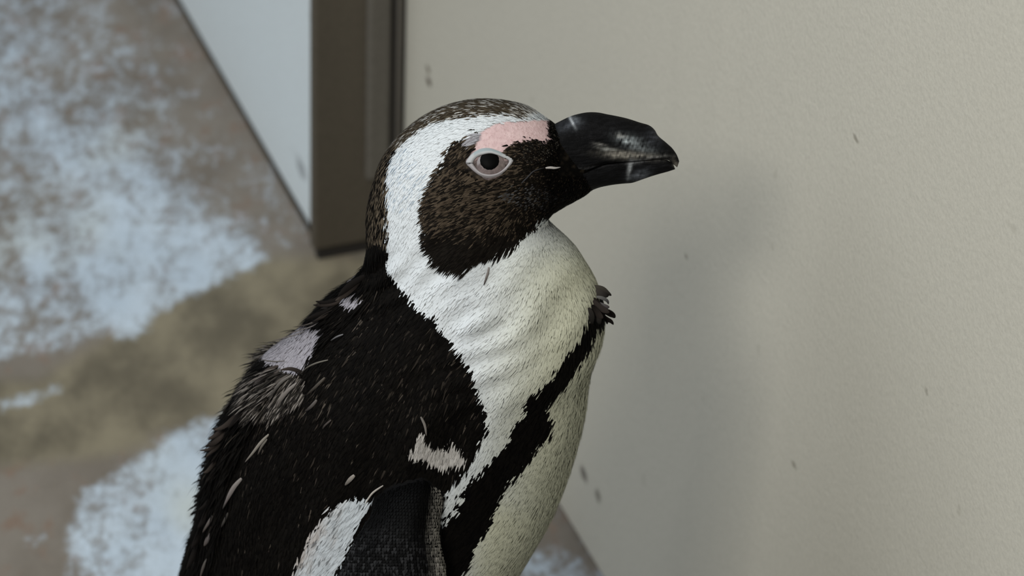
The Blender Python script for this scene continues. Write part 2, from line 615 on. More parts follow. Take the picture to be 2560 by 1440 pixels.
INNER = [(1183, 408), (1188, 398), (1197, 391), (1211, 386), (1227, 384), (1243, 388), (1258, 395), (1272, 403), (1263, 418), (1250, 429), (1236, 435), (1220, 436), (1206, 433), (1196, 426), (1188, 417)]
OUTER = [(1165, 407), (1172, 393), (1184, 381), (1202, 372), (1222, 370), (1243, 376), (1264, 386), (1285, 399), (1272, 420), (1258, 434), (1241, 443), (1221, 446), (1202, 440), (1187, 430), (1175, 419)]

WHITE = np.array([.48, .51, .527])
CREAM_SHADE = np.array([.45, .455, .355])


def hue(n, a, b):
    f = rng.random((n, 1))
    return np.asarray(a) * (1 - f) + np.asarray(b) * f


def plumage(p, jit=4.):
    """colour, feather length px, width px, lift, keep-probability, class"""
    n = len(p)
    pj = p + rng.normal(0, jit, (n, 2))
    # breast front painted yellower and darker for its shaded side; belly creamy too
    f = sstep(pj[:, 0] - 1180 + (pj[:, 1] - 640) * .10, 0, 260) * sstep(pj[:, 1], 520, 680)
    f = np.maximum(f, sstep(pj[:, 1], 1120, 1300) * sstep(pj[:, 0], 1100, 1250))
    col = WHITE * (1 - f[:, None]) + CREAM_SHADE * f[:, None]
    col = col * (1 + rng.normal(0, .03, (n, 1)))
    head = pj[:, 1] < 640
    ln = np.where(head, 20., 26.); wd = np.where(head, 3.6, 5.); lift = np.full(n, .016); keep = np.ones(n)
    cls = np.zeros(n, int)
    # blue-grey flecks in the white stripe behind the cheek
    k = (np.hypot((pj[:, 0] - 1010) / 70, (pj[:, 1] - 440) / 75) < 1) & (rng.random(n) < .15)
    col[k] = hue(k.sum(), (.20, .25, .30), (.40, .45, .50)); wd[k] = 2.6; ln[k] = 26

    def reg(poly, margin=0):
        return poly_dist(pj, poly) > margin
    k = reg(BACKP)
    d = np.maximum(0, poly_dist(p, BACKP))
    dark = hue(n, (.0012, .001, .0009), (.004, .0034, .0028))
    fl = rng.random(n)
    pat = wav(p, 120, 1)
    fleck = fl < (.010 + .10 * np.clip(pat - .25, 0, 1)) * sstep(p[:, 1], 600, 760) * (1 - .75 * sstep(p[:, 1], 1080, 1250))
    dark[fleck] = hue(fleck.sum(), (.010, .008, .0065), (.05, .042, .034))
    soft = (fl > .5) & (fl < .5 + .13 * np.exp(-((p[:, 0] - 1020) / 150) ** 2 - ((p[:, 1] - 900) / 130) ** 2) + .10 * np.exp(-((p[:, 0] - 720) / 120) ** 2 - ((p[:, 1] - 1000) / 120) ** 2))
    dark[soft] = hue(soft.sum(), (.006, .005, .004), (.022, .018, .0145))
    napefl = (p[:, 1] < 600) & (fl < .42)
    dark[napefl] = hue(napefl.sum(), (.03, .024, .017), (.11, .088, .062))
    col[k] = dark[k]
    ln[k] = np.where(p[k][:, 1] < 640, 30, 36); wd[k] = np.where(p[k][:, 1] < 640, 4.5, 6); lift[k] = .05; cls[k] = 1
    fk = k & (fleck | soft)
    wd[fk] = rng.uniform(3, 5.5, fk.sum()); ln[fk] = rng.uniform(26, 50, fk.sum())
    k = reg(SCRUF)
    col[k] = np.where(rng.random((k.sum(), 1)) < .62, hue(k.sum(), (.006, .005, .005), (.02, .018, .015)), hue(k.sum(), (.07, .06, .052), (.16, .145, .13)))
    ln[k] = 46; lift[k] = .12; cls[k] = 1
    for P_ in (BARE, BARE2):
        k = reg(P_)
        col[k] = hue(k.sum(), (.20, .19, .21), (.25, .24, .26)); ln[k] = 22; wd[k] = 8; lift[k] = .02; cls[k] = 1
    k = reg(SHOULDER)
    col[k] = hue(k.sum(), (.25, .238, .222), (.38, .365, .345)); ln[k] = 30; wd[k] = 5; cls[k] = 0
    k = reg(FLANK)
    ff = sstep(p[:, 0] + .45 * (p[:, 1] - 1440) + wav(p, 30) * 22, 690, 800)[:, None]
    fc = np.array([.31, .28, .26]) * (1 - ff) + np.array([.45, .49, .52]) * ff
    fc = fc * (1 + rng.normal(0, .08, (n, 1)))
    stain = rng.random(n) < .05
    fc[stain] *= .35
    col[k] = fc[k]; ln[k] = 40; wd[k] = 6; lift[k] = .07; cls[k] = 0
    k = reg(BAND) & ~reg(CURL)
    col[k] = hue(k.sum(), (.0012, .001, .0009), (.0035, .003, .0025)); ln[k] = 34; wd[k] = 8; cls[k] = 3
    k = reg(CROWN)
    cr = hue(n, (.016, .012, .008), (.075, .06, .042))
    wf = rng.random(n) < .13 + .4 * sstep(p[:, 0], 1290, 1340)  # white flecks, thicker at the forehead to paint in the crown's light rim
    cr[wf] = hue(wf.sum(), (.28, .27, .25), (.62, .62, .6))
    col[k] = cr[k]; ln[k] = 27; wd[k] = 3.6; lift[k] = .06; cls[k] = 4
    k = reg(MASK)
    mk = hue(n, (.0025, .002, .0016), (.008, .0065, .005))
    br = rng.random(n) < .42 * sstep(p[:, 1], 330, 380) * (1 - sstep(p[:, 1], 540, 610)) * (1 - sstep(p[:, 0], 1255, 1330)) + .15 * sstep(p[:, 1], 600, 540)
    mk[br] = hue(br.sum(), (.016, .012, .008), (.062, .047, .033))
    gr = np.hypot((p[:, 0] - 1330) / 75, (p[:, 1] - 492) / 24) < 1 + wav(p, 12) * .3
    gr &= rng.random(n) < .3
    mk[gr] = hue(gr.sum(), (.025, .025, .026), (.06, .06, .062))
    mk *= (1 - .75 * sstep(p[:, 0], 1330, 1385))[:, None]
    col[k] = mk[k]
    sm = sstep(p[:, 0], 1240, 1330)
    ln[k] = (27 + 20 * sstep(p[:, 1], 560, 645) - 17 * sm)[k]; wd[k] = (4.4 - .8 * sm)[k]; lift[k] = .055; cls[k] = 2
    grey = k & (np.hypot((p[:, 0] - 1195) / 22, (p[:, 1] - 346) / 14) < 1)
    col[grey] = hue(grey.sum(), (.14, .13, .14), (.26, .26, .28))
    k = reg(PINK, -1.5)
    col[k] = hue(k.sum(), (.42, .30, .30), (.48, .36, .355)); keep[k] = 0; cls[k] = 5
    k = poly_dist(p, OUTER) > -5
    col[k] = (.02, .016, .013); keep[k] = 0; cls[k] = 5
    k = reg(PINK, 1) & (p[:, 1] < 400)
    col[k] = hue(k.sum(), (.42, .30, .30), (.48, .36, .355))
    k = reg([(1180, 408), (1190, 394), (1211, 384), (1243, 386), (1274, 403), (1250, 431), (1220, 438), (1190, 424)])
    col[k] = (.10, .08, .076); keep[k] = 0; cls[k] = 5
    return col, ln, wd, lift, keep, cls


# ------------------------------------------------------------------ flippers, legs, feet, tail joined to the body
def loft(sections):
    S = np.asarray(sections)
    n, m = S.shape[:2]
    V = S.reshape(-1, 3)
    F = [tuple(f) for f in grid_faces(n, m).tolist()]
    F.append(tuple(range(m))[::-1])
    F.append(tuple((n - 1) * m + j for j in range(m)))
    return V, F


def rounded(poly, sub=3):
    """smooth a closed section polygon a little"""
    P = np.asarray(poly, float)
    for _ in range(sub):
        Q = np.empty((len(P) * 2, 3))
        Nx = np.roll(P, -1, 0)
        Q[0::2] = P * .80 + Nx * .20
        Q[1::2] = P * .20 + Nx * .80
        P = Q
    return P


def flipper_sections():
    """px rows: y, trailing x, front corner x, leading x (the grey front edge lies between the last two)"""
    rows = [(1196, 990, 1066, 1104, -.004), (1232, 955, 1056, 1117, .003), (1290, 925, 1050, 1103, .009), (1350, 888, 1044, 1101, .013), (1440, 846, 1046, 1116, .016),
            (1560, 800, 1020, 1100, .020), (1750, 740, 960, 1045, .026), (1950, 700, 900, 980, .034), (2150, 700, 850, 915, .042), (2270, 730, 810, 850, .047)]
    yy = np.array([r[0] for r in rows], float)
    R_ = catmull(np.array(rows, float), 60)
    out = []
    for (y, xt, xc, xl, off) in R_:
        # body side surface is tall and near vertical here: take it at the flipper's middle
        p, _ = surf((min(max((xt + xc) / 2, 520), 1150), min(y, 2250)))
        ny = np.array([0, -1., 0])
        d0 = (p + ny * off)
        pl = lambda x, o: hit_plane(np.array([x, y]), d0 + ny * o, ny)
        sec = [pl(xt, -.004), pl(xt + (xc - xt) * .35, .0015), pl(xt + (xc - xt) * .8, .0035), pl(xc, .003), pl(xl - 8, -.004), pl(xl, -.010), pl(xl - 10, -.015),
               pl(xc, -.016), pl(xt + (xc - xt) * .4, -.013), pl(xt, -.008)]
        out.append(rounded(sec, 2))
    return np.array(out)


FLS = flipper_sections()
solids = []
capV = GV.copy()
capF = [tuple(f) for f in GF.tolist()] + [tuple(range(NA))[::-1], tuple((NS - 1) * NA + j for j in range(NA))]
solids.append((capV, capF))
V, F = loft(FLS)
solids.append((V, F))
Vm = V.copy(); Vm[:, 1] = 2 * PIV[1] - Vm[:, 1]
solids.append((Vm, [f[::-1] for f in F]))


def tube(path, rads, flat=1., m=16):
    path = np.asarray(path, float)
    n = max(8, len(path) * 5)
    P = catmull(path, n)
    r = catmull(np.asarray(rads, float)[:, None], n)[:, 0]
    T = np.gradient(P, axis=0)
    T /= np.linalg.norm(T, axis=1, keepdims=True)
    S = []
    for i in range(n):
        ref = np.array([0, 0, 1.]) if abs(T[i, 2]) < .8 else np.array([1., 0, 0])
        a = np.cross(T[i], ref); a /= np.linalg.norm(a)
        b = np.cross(a, T[i])
        th = np.linspace(0, 2 * math.pi, m, endpoint=False)
        S.append(P[i] + r[i] * (np.cos(th)[:, None] * a + flat * np.sin(th)[:, None] * b))
    return loft(S)


low = G[20].mean(0)
FEETV = []
for sgn in (-1, 1):
    hx, hy = low[0] + .012, PIV[1] + sgn * .036
    leg = tube([(hx - .01, hy, low[2] + .05), (hx - .002, hy, low[2] - .01), (hx, hy, .02), (hx + .004, hy, .010)], [.024, .017, .010, .009])
    solids.append(leg)
    for a_ in (-.38, 0., .38):
        dx, dy = math.cos(a_), math.sin(a_)
        solids.append(tube([(hx - .012, hy, .010), (hx + .03 * dx, hy + .03 * dy, .0085), (hx + .068 * dx, hy + .068 * dy, .0055)], [.009, .0085, .0045], .8))
    th = np.linspace(-.40, .40, 9)
    wv_ = [(hx, hy)] + [(hx + .056 * math.cos(a_), hy + .056 * math.sin(a_)) for a_ in th]
    web = np.array([[(x, y, z) for x, y in wv_] for z in (.0025, .007)])
    solids.append(loft(web))
tb = G[16].mean(0)
tail = tube([tb + np.array([.0, 0, .03]), tb + np.array([-.045, 0, -.012]), tb + np.array([-.088, 0, -.045])], [.034, .022, .008], .45)
solids.append(tail)

verts, faces, own = [], [], []
for k, (V, F) in enumerate(solids):
    b0 = len(verts)
    verts += [tuple(v) for v in np.asarray(V).tolist()]
    faces += [tuple(i + b0 for i in f) for f in F]
    own += [k] * len(V)
me0 = bpy.data.meshes.new('raw')
me0.from_pydata(verts, [], faces)
bm = bmesh.new(); bm.from_mesh(me0)
bmesh.ops.recalc_face_normals(bm, faces=bm.faces)
bm.to_mesh(me0); bm.free()
tmp = bpy.data.objects.new('raw', me0)
COL.objects.link(tmp)
rm = tmp.modifiers.new('r', 'REMESH')
rm.mode = 'VOXEL'
rm.voxel_size = .0016
dg = bpy.context.evaluated_depsgraph_get()
body_me = bpy.data.meshes.new_from_object(tmp.evaluated_get(dg))
bpy.data.objects.remove(tmp)
body_me.name = 'body'

penguin = bpy.data.objects.new('penguin', None)
penguin.location = (float(low[0]), float(PIV[1]), 0)
COL.objects.link(penguin)
tag(penguin, 'black and white penguin with ragged moulting feathers standing beside the beige door', 'penguin')
PINV = Matrix.Translation(-penguin.location)


def adopt(o):
    o.parent = penguin
    o.matrix_parent_inverse = PINV
    return o


# colour the skin under the feathers
nv = len(body_me.vertices)
bco = np.zeros(nv * 3, np.float32); body_me.vertices.foreach_get('co', bco); bco = bco.reshape(-1, 3).astype(float)
kd = kdtree.KDTree(len(verts))
for i, v in enumerate(verts): kd.insert(v, i)
kd.balance()
near = np.array([kd.find(v)[1] for v in bco.tolist()])
own = np.array(own)
o_ = own[near]
pat = np.zeros((nv, 2))
isb = o_ == 0
pat[isb] = PATT.reshape(-1, 2)[near[isb]]
# finer: near-side vertices use their own place
nearside = isb & (((near % NA) <= NA // 2) | (o_ != 0))
pat[nearside] = project(bco[nearside])
bn = np.zeros(nv * 3, np.float32); body_me.vertices.foreach_get('normal', bn)
shown = isb & ((bn.reshape(-1, 3) * (CAMP - bco)).sum(1) > 0)
pat[shown] = project(bco[shown])
bcol = np.zeros((nv, 3))
cb = plumage(pat[isb], .5)[0]
bcol[isb] = cb
bcol[(o_ == 1) | (o_ == 2)] = (.002, .002, .0022)
bcol[o_ > 2] = (.014, .013, .012)
bcol[o_ == len(solids) - 1] = (.008, .007, .006)
set_col(body_me, bcol)
body_me.polygons.foreach_set('use_smooth', np.ones(len(body_me.polygons), bool))


def feather_mat(name, rough=.7, spec=.03, skin=False):
    t = NT(name)
    c = t.attr('Col', 'Color')
    if skin:
        co = t.coord()
        n = t.noise(900, 2, .6, co)
        c = t.mix(t.math('MULTIPLY', t.ramp(n, .5, .75), .28), c, (.42, .24, .24), 'MULTIPLY')
        t.bump(n, .0005, .6)
    t.base(c)
    t.set(Roughness=rough)
    t.b.inputs['Specular IOR Level'].default_value = spec
    return t.m


M_skin = feather_mat('skin', .7, .04, True)
M_feather = feather_mat('plumage')
M_flip = feather_mat('flipper_scales', .6, .04)
body_me.materials.clear()
body_me.materials.append(M_skin)
body = bpy.data.objects.new('body', body_me)
COL.objects.link(body)
adopt(body)
body['label'] = 'body with pink bare skin over the eye'

# ------------------------------------------------------------------ feather flow
FLOW = np.array([
    (1300, 268, -1, -.05), (1200, 268, -1, .1), (1090, 295, -.88, .45), (1000, 365, -.6, .8), (935, 480, -.2, 1), (930, 620, .02, 1),
    (1200, 310, -1, .12), (1110, 340, -.9, .45), (1040, 400, -.72, .7), (1000, 480, -.55, .83), (1005, 580, -.5, .86), (1010, 680, -.62, .78),
    (1330, 480, -.97, .2), (1230, 490, -.97, .2), (1150, 420, -.8, .55), (1120, 500, -.92, .36), (1100, 590, -.82, .56), (1180, 560, -.88, .45), (1210, 620, -.72, .70), (1160, 640, -.66, .75),
    (1270, 600, -.55, .83), (1330, 570, -.35, .93), (1340, 370, -.9, .1), (1160, 370, -.6, .8),
    (1300, 720, -.38, .92), (1420, 650, .12, 1), (1480, 720, .5, .86), (1150, 740, -.62, .78), (1230, 880, -.72, .68), (1380, 850, -.3, .95), (1300, 1020, -.45, .9), (1480, 850, .1, 1),
    (1050, 800, -.6, .8), (880, 740, -.72, .69), (780, 840, -.72, .69), (680, 950, -.66, .75), (570, 1090, -.62, .78), (500, 1300, -.4, .92), (450, 1450, -.3, .95),
    (900, 950, -.6, .8), (800, 1150, -.5, .87), (700, 1350, -.36, .93), (1100, 1000, -.4, .92), (1100, 1130, -.1, .99), (1000, 1200, -.5, .86), (850, 1330, -.5, .86),
    (1400, 1000, -.3, .95), (1440, 1150, -.2, .98), (1300, 1250, -.42, .9), (1150, 1300, -.45, .9), (700, 1900, -.2, .98), (1000, 1900, -.25, .97)], float)


def flow(p):
    d2 = ((p[:, None, :] - FLOW[None, :, :2]) ** 2).sum(2) + 900
    wgt = d2 ** -1.8
    v = (wgt[:, :, None] * FLOW[None, :, 2:]).sum(1)
    return v / np.linalg.norm(v, axis=1, keepdims=True)


def build_feathers(P, N, D, col, ln, wd, lift, bend=None):
    """blades: root, two shoulders, two waist points, tip; metres"""
    n = len(P)
    T = D - (D * N).sum(1, keepdims=True) * N
    T /= np.maximum(np.linalg.norm(T, axis=1, keepdims=True), 1e-9)
    B = np.cross(N, T)
    l, w_, f = ln[:, None], wd[:, None], lift[:, None]
    base_h = rng.uniform(.0001, .0005, (n, 1))
    yaw = rng.normal(0, .10, (n, 1))
    T2 = T * np.cos(yaw) + B * np.sin(yaw)
    B2 = np.cross(N, T2)
    up = lambda s: N * (base_h + l * f * s ** 1.4 - .25 * l * f * s ** 4)
    V = np.stack([P - N * .0006,
                  P + T2 * l * .35 - B2 * w_ * .48 + up(.35), P + T2 * l * .35 + B2 * w_ * .48 + up(.35) ,
                  P + T2 * l * .72 - B2 * w_ * .36 + up(.72), P + T2 * l * .72 + B2 * w_ * .36 + up(.72),
                  P + T2 * l + up(1.)], 1)
    tris = np.array([[0, 1, 2], [1, 4, 2], [1, 3, 4], [3, 5, 4]])
    faces_ = (np.arange(n)[:, None, None] * 6 + tris[None]).reshape(-1, 3)
    c = np.repeat(col[:, None, :], 6, 1)
    c[:, 0] *= .9
    nrm = np.repeat(N[:, None, :], 6, 1)
    return V.reshape(-1, 3), faces_, c.reshape(-1, 3), nrm.reshape(-1, 3), T2


# scatter over the sweep grid
MM = 1 / 6320.      # metres per reference px at the bird
quad = [G[:-1], np.roll(G, -1, 1)[:-1], np.roll(G, -1, 1)[1:], G[1:]]
area_q = .5 * np.linalg.norm(np.cross(quad[2] - quad[0], quad[3] - quad[1]), axis=2).ravel()
qn = NRM[:-1].reshape(-1, 3)
qp = PATT[:-1].reshape(-1, 2)
facing = (qn * (CAMP - quad[0].reshape(-1, 3))).sum(1)
area_q = area_q * np.where(qp[:, 1] > 1750, .25, 1) * np.where(facing < -.3, .45, 1.)
area_q *= 1 + 2.2 * (qp[:, 1] < 700)          # short head feathers stand denser
NF = 230000
pick = rng.choice(len(area_q), NF, p=area_q / area_q.sum())
u, v = rng.random((NF, 1)), rng.random((NF, 1))
Q = [x.reshape(-1, 3)[pick] for x in quad]
FP = (Q[0] * (1 - u) + Q[3] * u) * (1 - v) + (Q[1] * (1 - u) + Q[2] * u) * v
Nq = [NRM[:-1], np.roll(NRM, -1, 1)[:-1], np.roll(NRM, -1, 1)[1:], NRM[1:]]
Nq = [x.reshape(-1, 3)[pick] for x in Nq]
FN = (Nq[0] * (1 - u) + Nq[3] * u) * (1 - v) + (Nq[1] * (1 - u) + Nq[2] * u) * v
FN /= np.linalg.norm(FN, axis=1, keepdims=True)
fi, fj = pick // NA, pick % NA
isfar = np.sin(ang[fj] + .5 * (ang[1] - ang[0])) < 0
latn = Nl[fi]
mirP = np.where(isfar[:, None], FP - 2 * ((FP - Cc[fi]) * latn).sum(1, keepdims=True) * latn, FP)
mirN = np.where(isfar[:, None], FN - 2 * (FN * latn).sum(1, keepdims=True) * latn, FN)
pp = project(mirP)
seen = isfar & ((FN * (CAMP - FP)).sum(1) > 0)      # the far slope of the back and crown that still shows
pp[seen] = project(FP[seen])
mirN[seen] = FN[seen]
isfar = isfar & ~seen
fl2 = flow(pp)
D3 = fl2[:, :1] * RIGHT - fl2[:, 1:] * UP
D3 = np.where(isfar[:, None], D3 - 2 * (D3 * latn).sum(1, keepdims=True) * latn, D3)
col, ln, wd, lift, keep, cls = plumage(pp)
ok = (rng.random(NF) < keep)
# leave the flipper face and the bill free
FLOUT = [(985, 1225), (955, 1245), (925, 1290), (888, 1350), (846, 1440), (800, 1560), (740, 1750), (700, 1950), (1000, 1950), (1045, 1750), (1116, 1440), (1103, 1300), (1112, 1240), (1095, 1222)]
ok &= ~((poly_dist(pp, FLOUT) > 26) & (pp[:, 1] > 1225))
ok &= ~((pp[:, 0] > 1400) & (pp[:, 1] < 440))
ln = ln * rng.uniform(.75, 1.25, NF) * MM
wd = wd * rng.uniform(.8, 1.25, NF) * MM
lift = lift * rng.uniform(.5, 1.6, NF)
# ruffled back edge
ruf = (cls == 1) & (pp[:, 1] > 700) & (poly_dist(pp, [(905, 690), (790, 800), (650, 925), (552, 1090), (496, 1300), (456, 1440)], False) < 60)
ruf &= poly_dist(pp, BARE) < 0
fz = (cls == 0) & (pp[:, 1] > 780) & (poly_dist(pp, [(1500, 780), (1506, 840), (1478, 915), (1462, 1010), (1440, 1110), (1405, 1205), (1352, 1300)], False) < 26) & (rng.random(NF) < .35)
lift[fz] *= rng.uniform(4, 14, fz.sum())
lift[ruf] *= rng.uniform(1.5, 5., ruf.sum())
ln[ruf] *= rng.uniform(.8, 1.5, ruf.sum())
rf2 = ruf & (pp[:, 1] > 1030) & (pp[:, 1] < 1330) & (rng.random(NF) < .3)
lift[rf2] *= 1.8; ln[rf2] *= 1.3
names = {0: ('white_plumage', 'white feathers of the head stripe, breast and flank'), 1: ('back_plumage', 'black ruffled feathers of nape and back'),
         2: ('face_feathers', 'dark brown feathers of the cheek and throat'), 3: ('breast_band', 'narrow black feather band down the breast'),
         4: ('crown_feathers', 'brown crown feathers flecked with white')}
for k, (nm, lb) in names.items():
    s = ok & (cls == k)
    V, F, C, NN, _ = build_feathers(FP[s], FN[s], D3[s], col[s], ln[s], wd[s], lift[s])
    o = adopt(mesh_obj(nm, V, F, M_feather, col=C))
    if k in (0,):
        gn = .75 * NN
        o.data.normals_split_custom_set_from_vertices([tuple(x) for x in NN.tolist()])
    tag(o, lb, kind='stuff')

# flipper scale feathers, close set in rows
S = FLS
n_, m_ = S.shape[:2]
fv, ff, fc, fno = [], [], [], []
cen = S.mean(1)
arc = np.concatenate([[0], np.cumsum(np.linalg.norm(np.diff(cen, axis=0), axis=1))])
rows_ = np.concatenate([np.arange(.001, .055, .00135), np.arange(.055, arc[-1] - .004, .004)])
Pp, Nn, Dd, Cl, Ll, Ww = [], [], [], [], [], []
for ri, a_ in enumerate(rows_):
    f_ = np.interp(a_, arc, np.arange(n_)); i0 = min(int(f_), n_ - 2); fr = f_ - i0
    sec = S[i0] * (1 - fr) + S[i0 + 1] * fr
    per = np.concatenate([[0], np.cumsum(np.linalg.norm(np.diff(np.vstack([sec, sec[:1]]), axis=0), axis=1))])
    step_ = .00125 if a_ < .055 else .004
    for b_ in np.arange((ri % 2) * step_ / 2, per[-1], step_):
        j = np.searchsorted(per, b_) - 1
        j = max(0, min(j, m_ - 1))
        w_ = (b_ - per[j]) / max(per[j + 1] - per[j], 1e-9)
        p = sec[j] * (1 - w_) + sec[(j + 1) % m_] * w_
        tdir = S[i0 + 1].mean(0) - S[i0].mean(0)
        nn = np.cross(sec[(j + 1) % m_] - sec[j], tdir)
        nn /= np.linalg.norm(nn) + 1e-12
        if nn @ (p - sec.mean(0)) < 0: nn = -nn
        Pp.append(p); Nn.append(nn); Dd.append(tdir)
        px = project(p)
        jj = j + w_
        front = float(np.clip((jj - 12) / 2, 0, 1) * np.clip((22 - jj) / 2, 0, 1))
        vis = float(sstep(np.array([px[1] + 12 * math.sin(px[0] / 17)]), 1285, 1390)[0])
        g = random.uniform(.012, .04) if random.random() < .3 + .4 * math.sin(px[0] / 23 + px[1] / 31) ** 2 else .003
        c1 = np.array([1., 1.02, 1.08]) * (.0015 + g * vis * .42)
        c2 = np.array([.15, .142, .128]) * random.choice((.5, .8, 1., 1.2, 1.5))
        if px[1] < 1228: c2 = c2 * 1.7
        Cl.append(c1 * (1 - front) + c2 * front)
        Ll.append(step_ * 1.75); Ww.append(step_ * .95)
Pp, Nn, Dd, Cl = map(np.array, (Pp, Nn, Dd, Cl))
Dd /= np.linalg.norm(Dd, axis=1, keepdims=True)
sel = arc is not None
for sgn in (1, -1):
    P_, N_, D_ = Pp.copy(), Nn.copy(), Dd.copy()
    if sgn < 0:
        P_[:, 1] = 2 * PIV[1] - P_[:, 1]; N_[:, 1] *= -1; D_[:, 1] *= -1
    V, F, C, NN, _ = build_feathers(P_, N_, D_, Cl, np.array(Ll) * rng.uniform(.8, 1.2, len(Ll)), np.array(Ww), np.full(len(Ll), .10))
    o = adopt(mesh_obj('flipper_feathers', V, F, M_flip, col=C))
    tag(o, 'small dark scale-like flipper feathers with a grey front edge', kind='stuff')

# ------------------------------------------------------------------ bill
def head_pt(px):
    return hit_plane(np.array(px, float), PIV, NH)


def bill_col(p):
    n = len(p)
    c = np.tile([.0022, .0022, .0025], (n, 1))
    nz = wav(p, 14, 0) * .5 + wav(p, 6, 2) * .5

    def add(cx, cy, rx, ry, rot, colr, amt, rag=.5):
        nonlocal c
        a = math.radians(rot)
        x, y = p[:, 0] - cx, p[:, 1] - cy
        X, Y = x * math.cos(a) + y * math.sin(a), -x * math.sin(a) + y * math.cos(a)
        k = np.exp(-(X / rx) ** 2 - (Y / ry) ** 2) * np.clip(1 + rag * nz, 0, 2) * amt
        k = np.clip(k, 0, 1)[:, None]
        c = c * (1 - k) + np.asarray(colr) * k
    add(1590, 362, 42, 14, 22, (.13, .145, .15), .75, .8)
    add(1565, 352, 18, 7, 20, (.26, .29, .30), .6, .9)
    add(1552, 340, 12, 6, 10, (.17, .17, .16), .6, .9)
    add(1578, 388, 58, 9, 3, (.15, .14, .12), .75, .8)
    add(1520, 372, 26, 3, 8, (.13, .13, .12), .6, .9)
    add(1500, 361, 14, 2.5, 8, (.16, .155, .145), .7, .6)
    add(1511, 374, 9, 3, 6, (.20, .20, .19), .7, .6)
    add(1620, 396, 50, 4, -6, (.10, .10, .10), .5, .6)
    add(1640, 345, 20, 30, 30, (.025, .027, .032), .6, .4)
    add(1430, 304, 3, 13, -28, (.45, .48, .50), .95, .4)
    add(1437, 298, 12, 6, 20, (.10, .11, .12), .7, .6)
    add(1428, 312, 30, 12, -20, (.03, .033, .038), .6, .6)
    add(1384, 420, 17, 4.0, 2, (.34, .31, .28), 1.0, .3)
    add(1460, 422, 40, 3, -8, (.05, .05, .052), .6, .8)
    add(1574, 420, 5, 20, 10, (.17, .18, .185), .8, .6)
    add(1590, 405, 18, 4, -10, (.16, .165, .17), .6, .7)
    add(1600, 440, 26, 13, -15, (.055, .06, .068), .7, .5)
    add(1690, 412, 6, 14, -20, (.11, .10, .085), .6, .3)
    k = np.clip(wav(np.stack([p[:, 0] / 7, p[:, 1] + .0 * p[:, 0]], 1), 5, 1), 0, 1)[:, None]
    c = c * (1 + .9 * k)
    return c


t = NT('bill_horn')
co = t.coord()
c = t.attr('Col', 'Color')
st = t.noise(1., 4, .65, t.scaled(co, (70, 500, 900)))
t.base(t.mix(t.math('MULTIPLY', t.ramp(st, .5, .8), .8), c, t.mix(1., c, (.004, .004, .004), 'ADD')))
t.set(Roughness=.5)
t.b.inputs['Specular IOR Level'].default_value = .06
t.bump(t.math('ADD', st, t.math('MULTIPLY', t.noise(260, 3, .6, co), .5)), .0011, .8)
M_bill = t.m


def bill_part(name, top, bot, halfw, kind, parent):
    n, m = 240, 72
    T_, B_ = catmull(top, n), catmull(bot, n)
    W = catmull(np.array(halfw, float)[:, None], n)[:, 0] * MM
    S = []
    h = np.linspace(0, 1, m // 2 + 1)
    for i in range(n):
        tp, bp = head_pt(T_[i]), head_pt(B_[i])
        if kind == 'up':
            prof = (1 - h ** 2.6) ** .55 * (.90 + .10 * np.sin(h * 3.14))
            prof = np.where(h < .08, prof * (.80 + 2.5 * h), prof)
        else:
            prof = np.sqrt(np.clip(1 - (1 - h) ** 2.2, 0, 1)) * .93
        near_ = bp + (tp - bp) * h[:, None] + NH * (W[i] * prof)[:, None]
        far_ = bp + (tp - bp) * h[:, None] - NH * (W[i] * prof)[:, None]
        S.append(np.vstack([near_, far_[::-1]]))
    S = np.array(S)
    mm = S.shape[1]
    V = S.reshape(-1, 3)
    F = grid_faces(n, mm)
    V2 = np.vstack([V, S[0].mean(0)[None], S[-1].mean(0)[None]])
    k0, k1 = len(V), len(V) + 1
    fl = [tuple(f) for f in F.tolist()] + [(k0, (j + 1) % mm, j, j) for j in range(0)]
    fl += [(k0, (j + 1) % mm, j) for j in range(mm)] + [(k1, (n - 1) * mm + j, (n - 1) * mm + (j + 1) % mm) for j in range(mm)]
    P_ = project(V2)
    farm = ((V2 - PIV) @ NH) < 0
    P_[farm] = project(mirror_head(V2[farm]))
    me = bpy.data.meshes.new(name)
    me.from_pydata([tuple(x) for x in V2.tolist()], [], fl)
    bm = bmesh.new(); bm.from_mesh(me); bmesh.ops.recalc_face_normals(bm, faces=bm.faces); bm.to_mesh(me); bm.free()
    set_col(me, bill_col(P_))
    me.polygons.foreach_set('use_smooth', np.ones(len(me.polygons), bool))
    me.materials.append(M_bill)
    o = bpy.data.objects.new(name, me)
    COL.objects.link(o)
    o.parent = parent
    return o


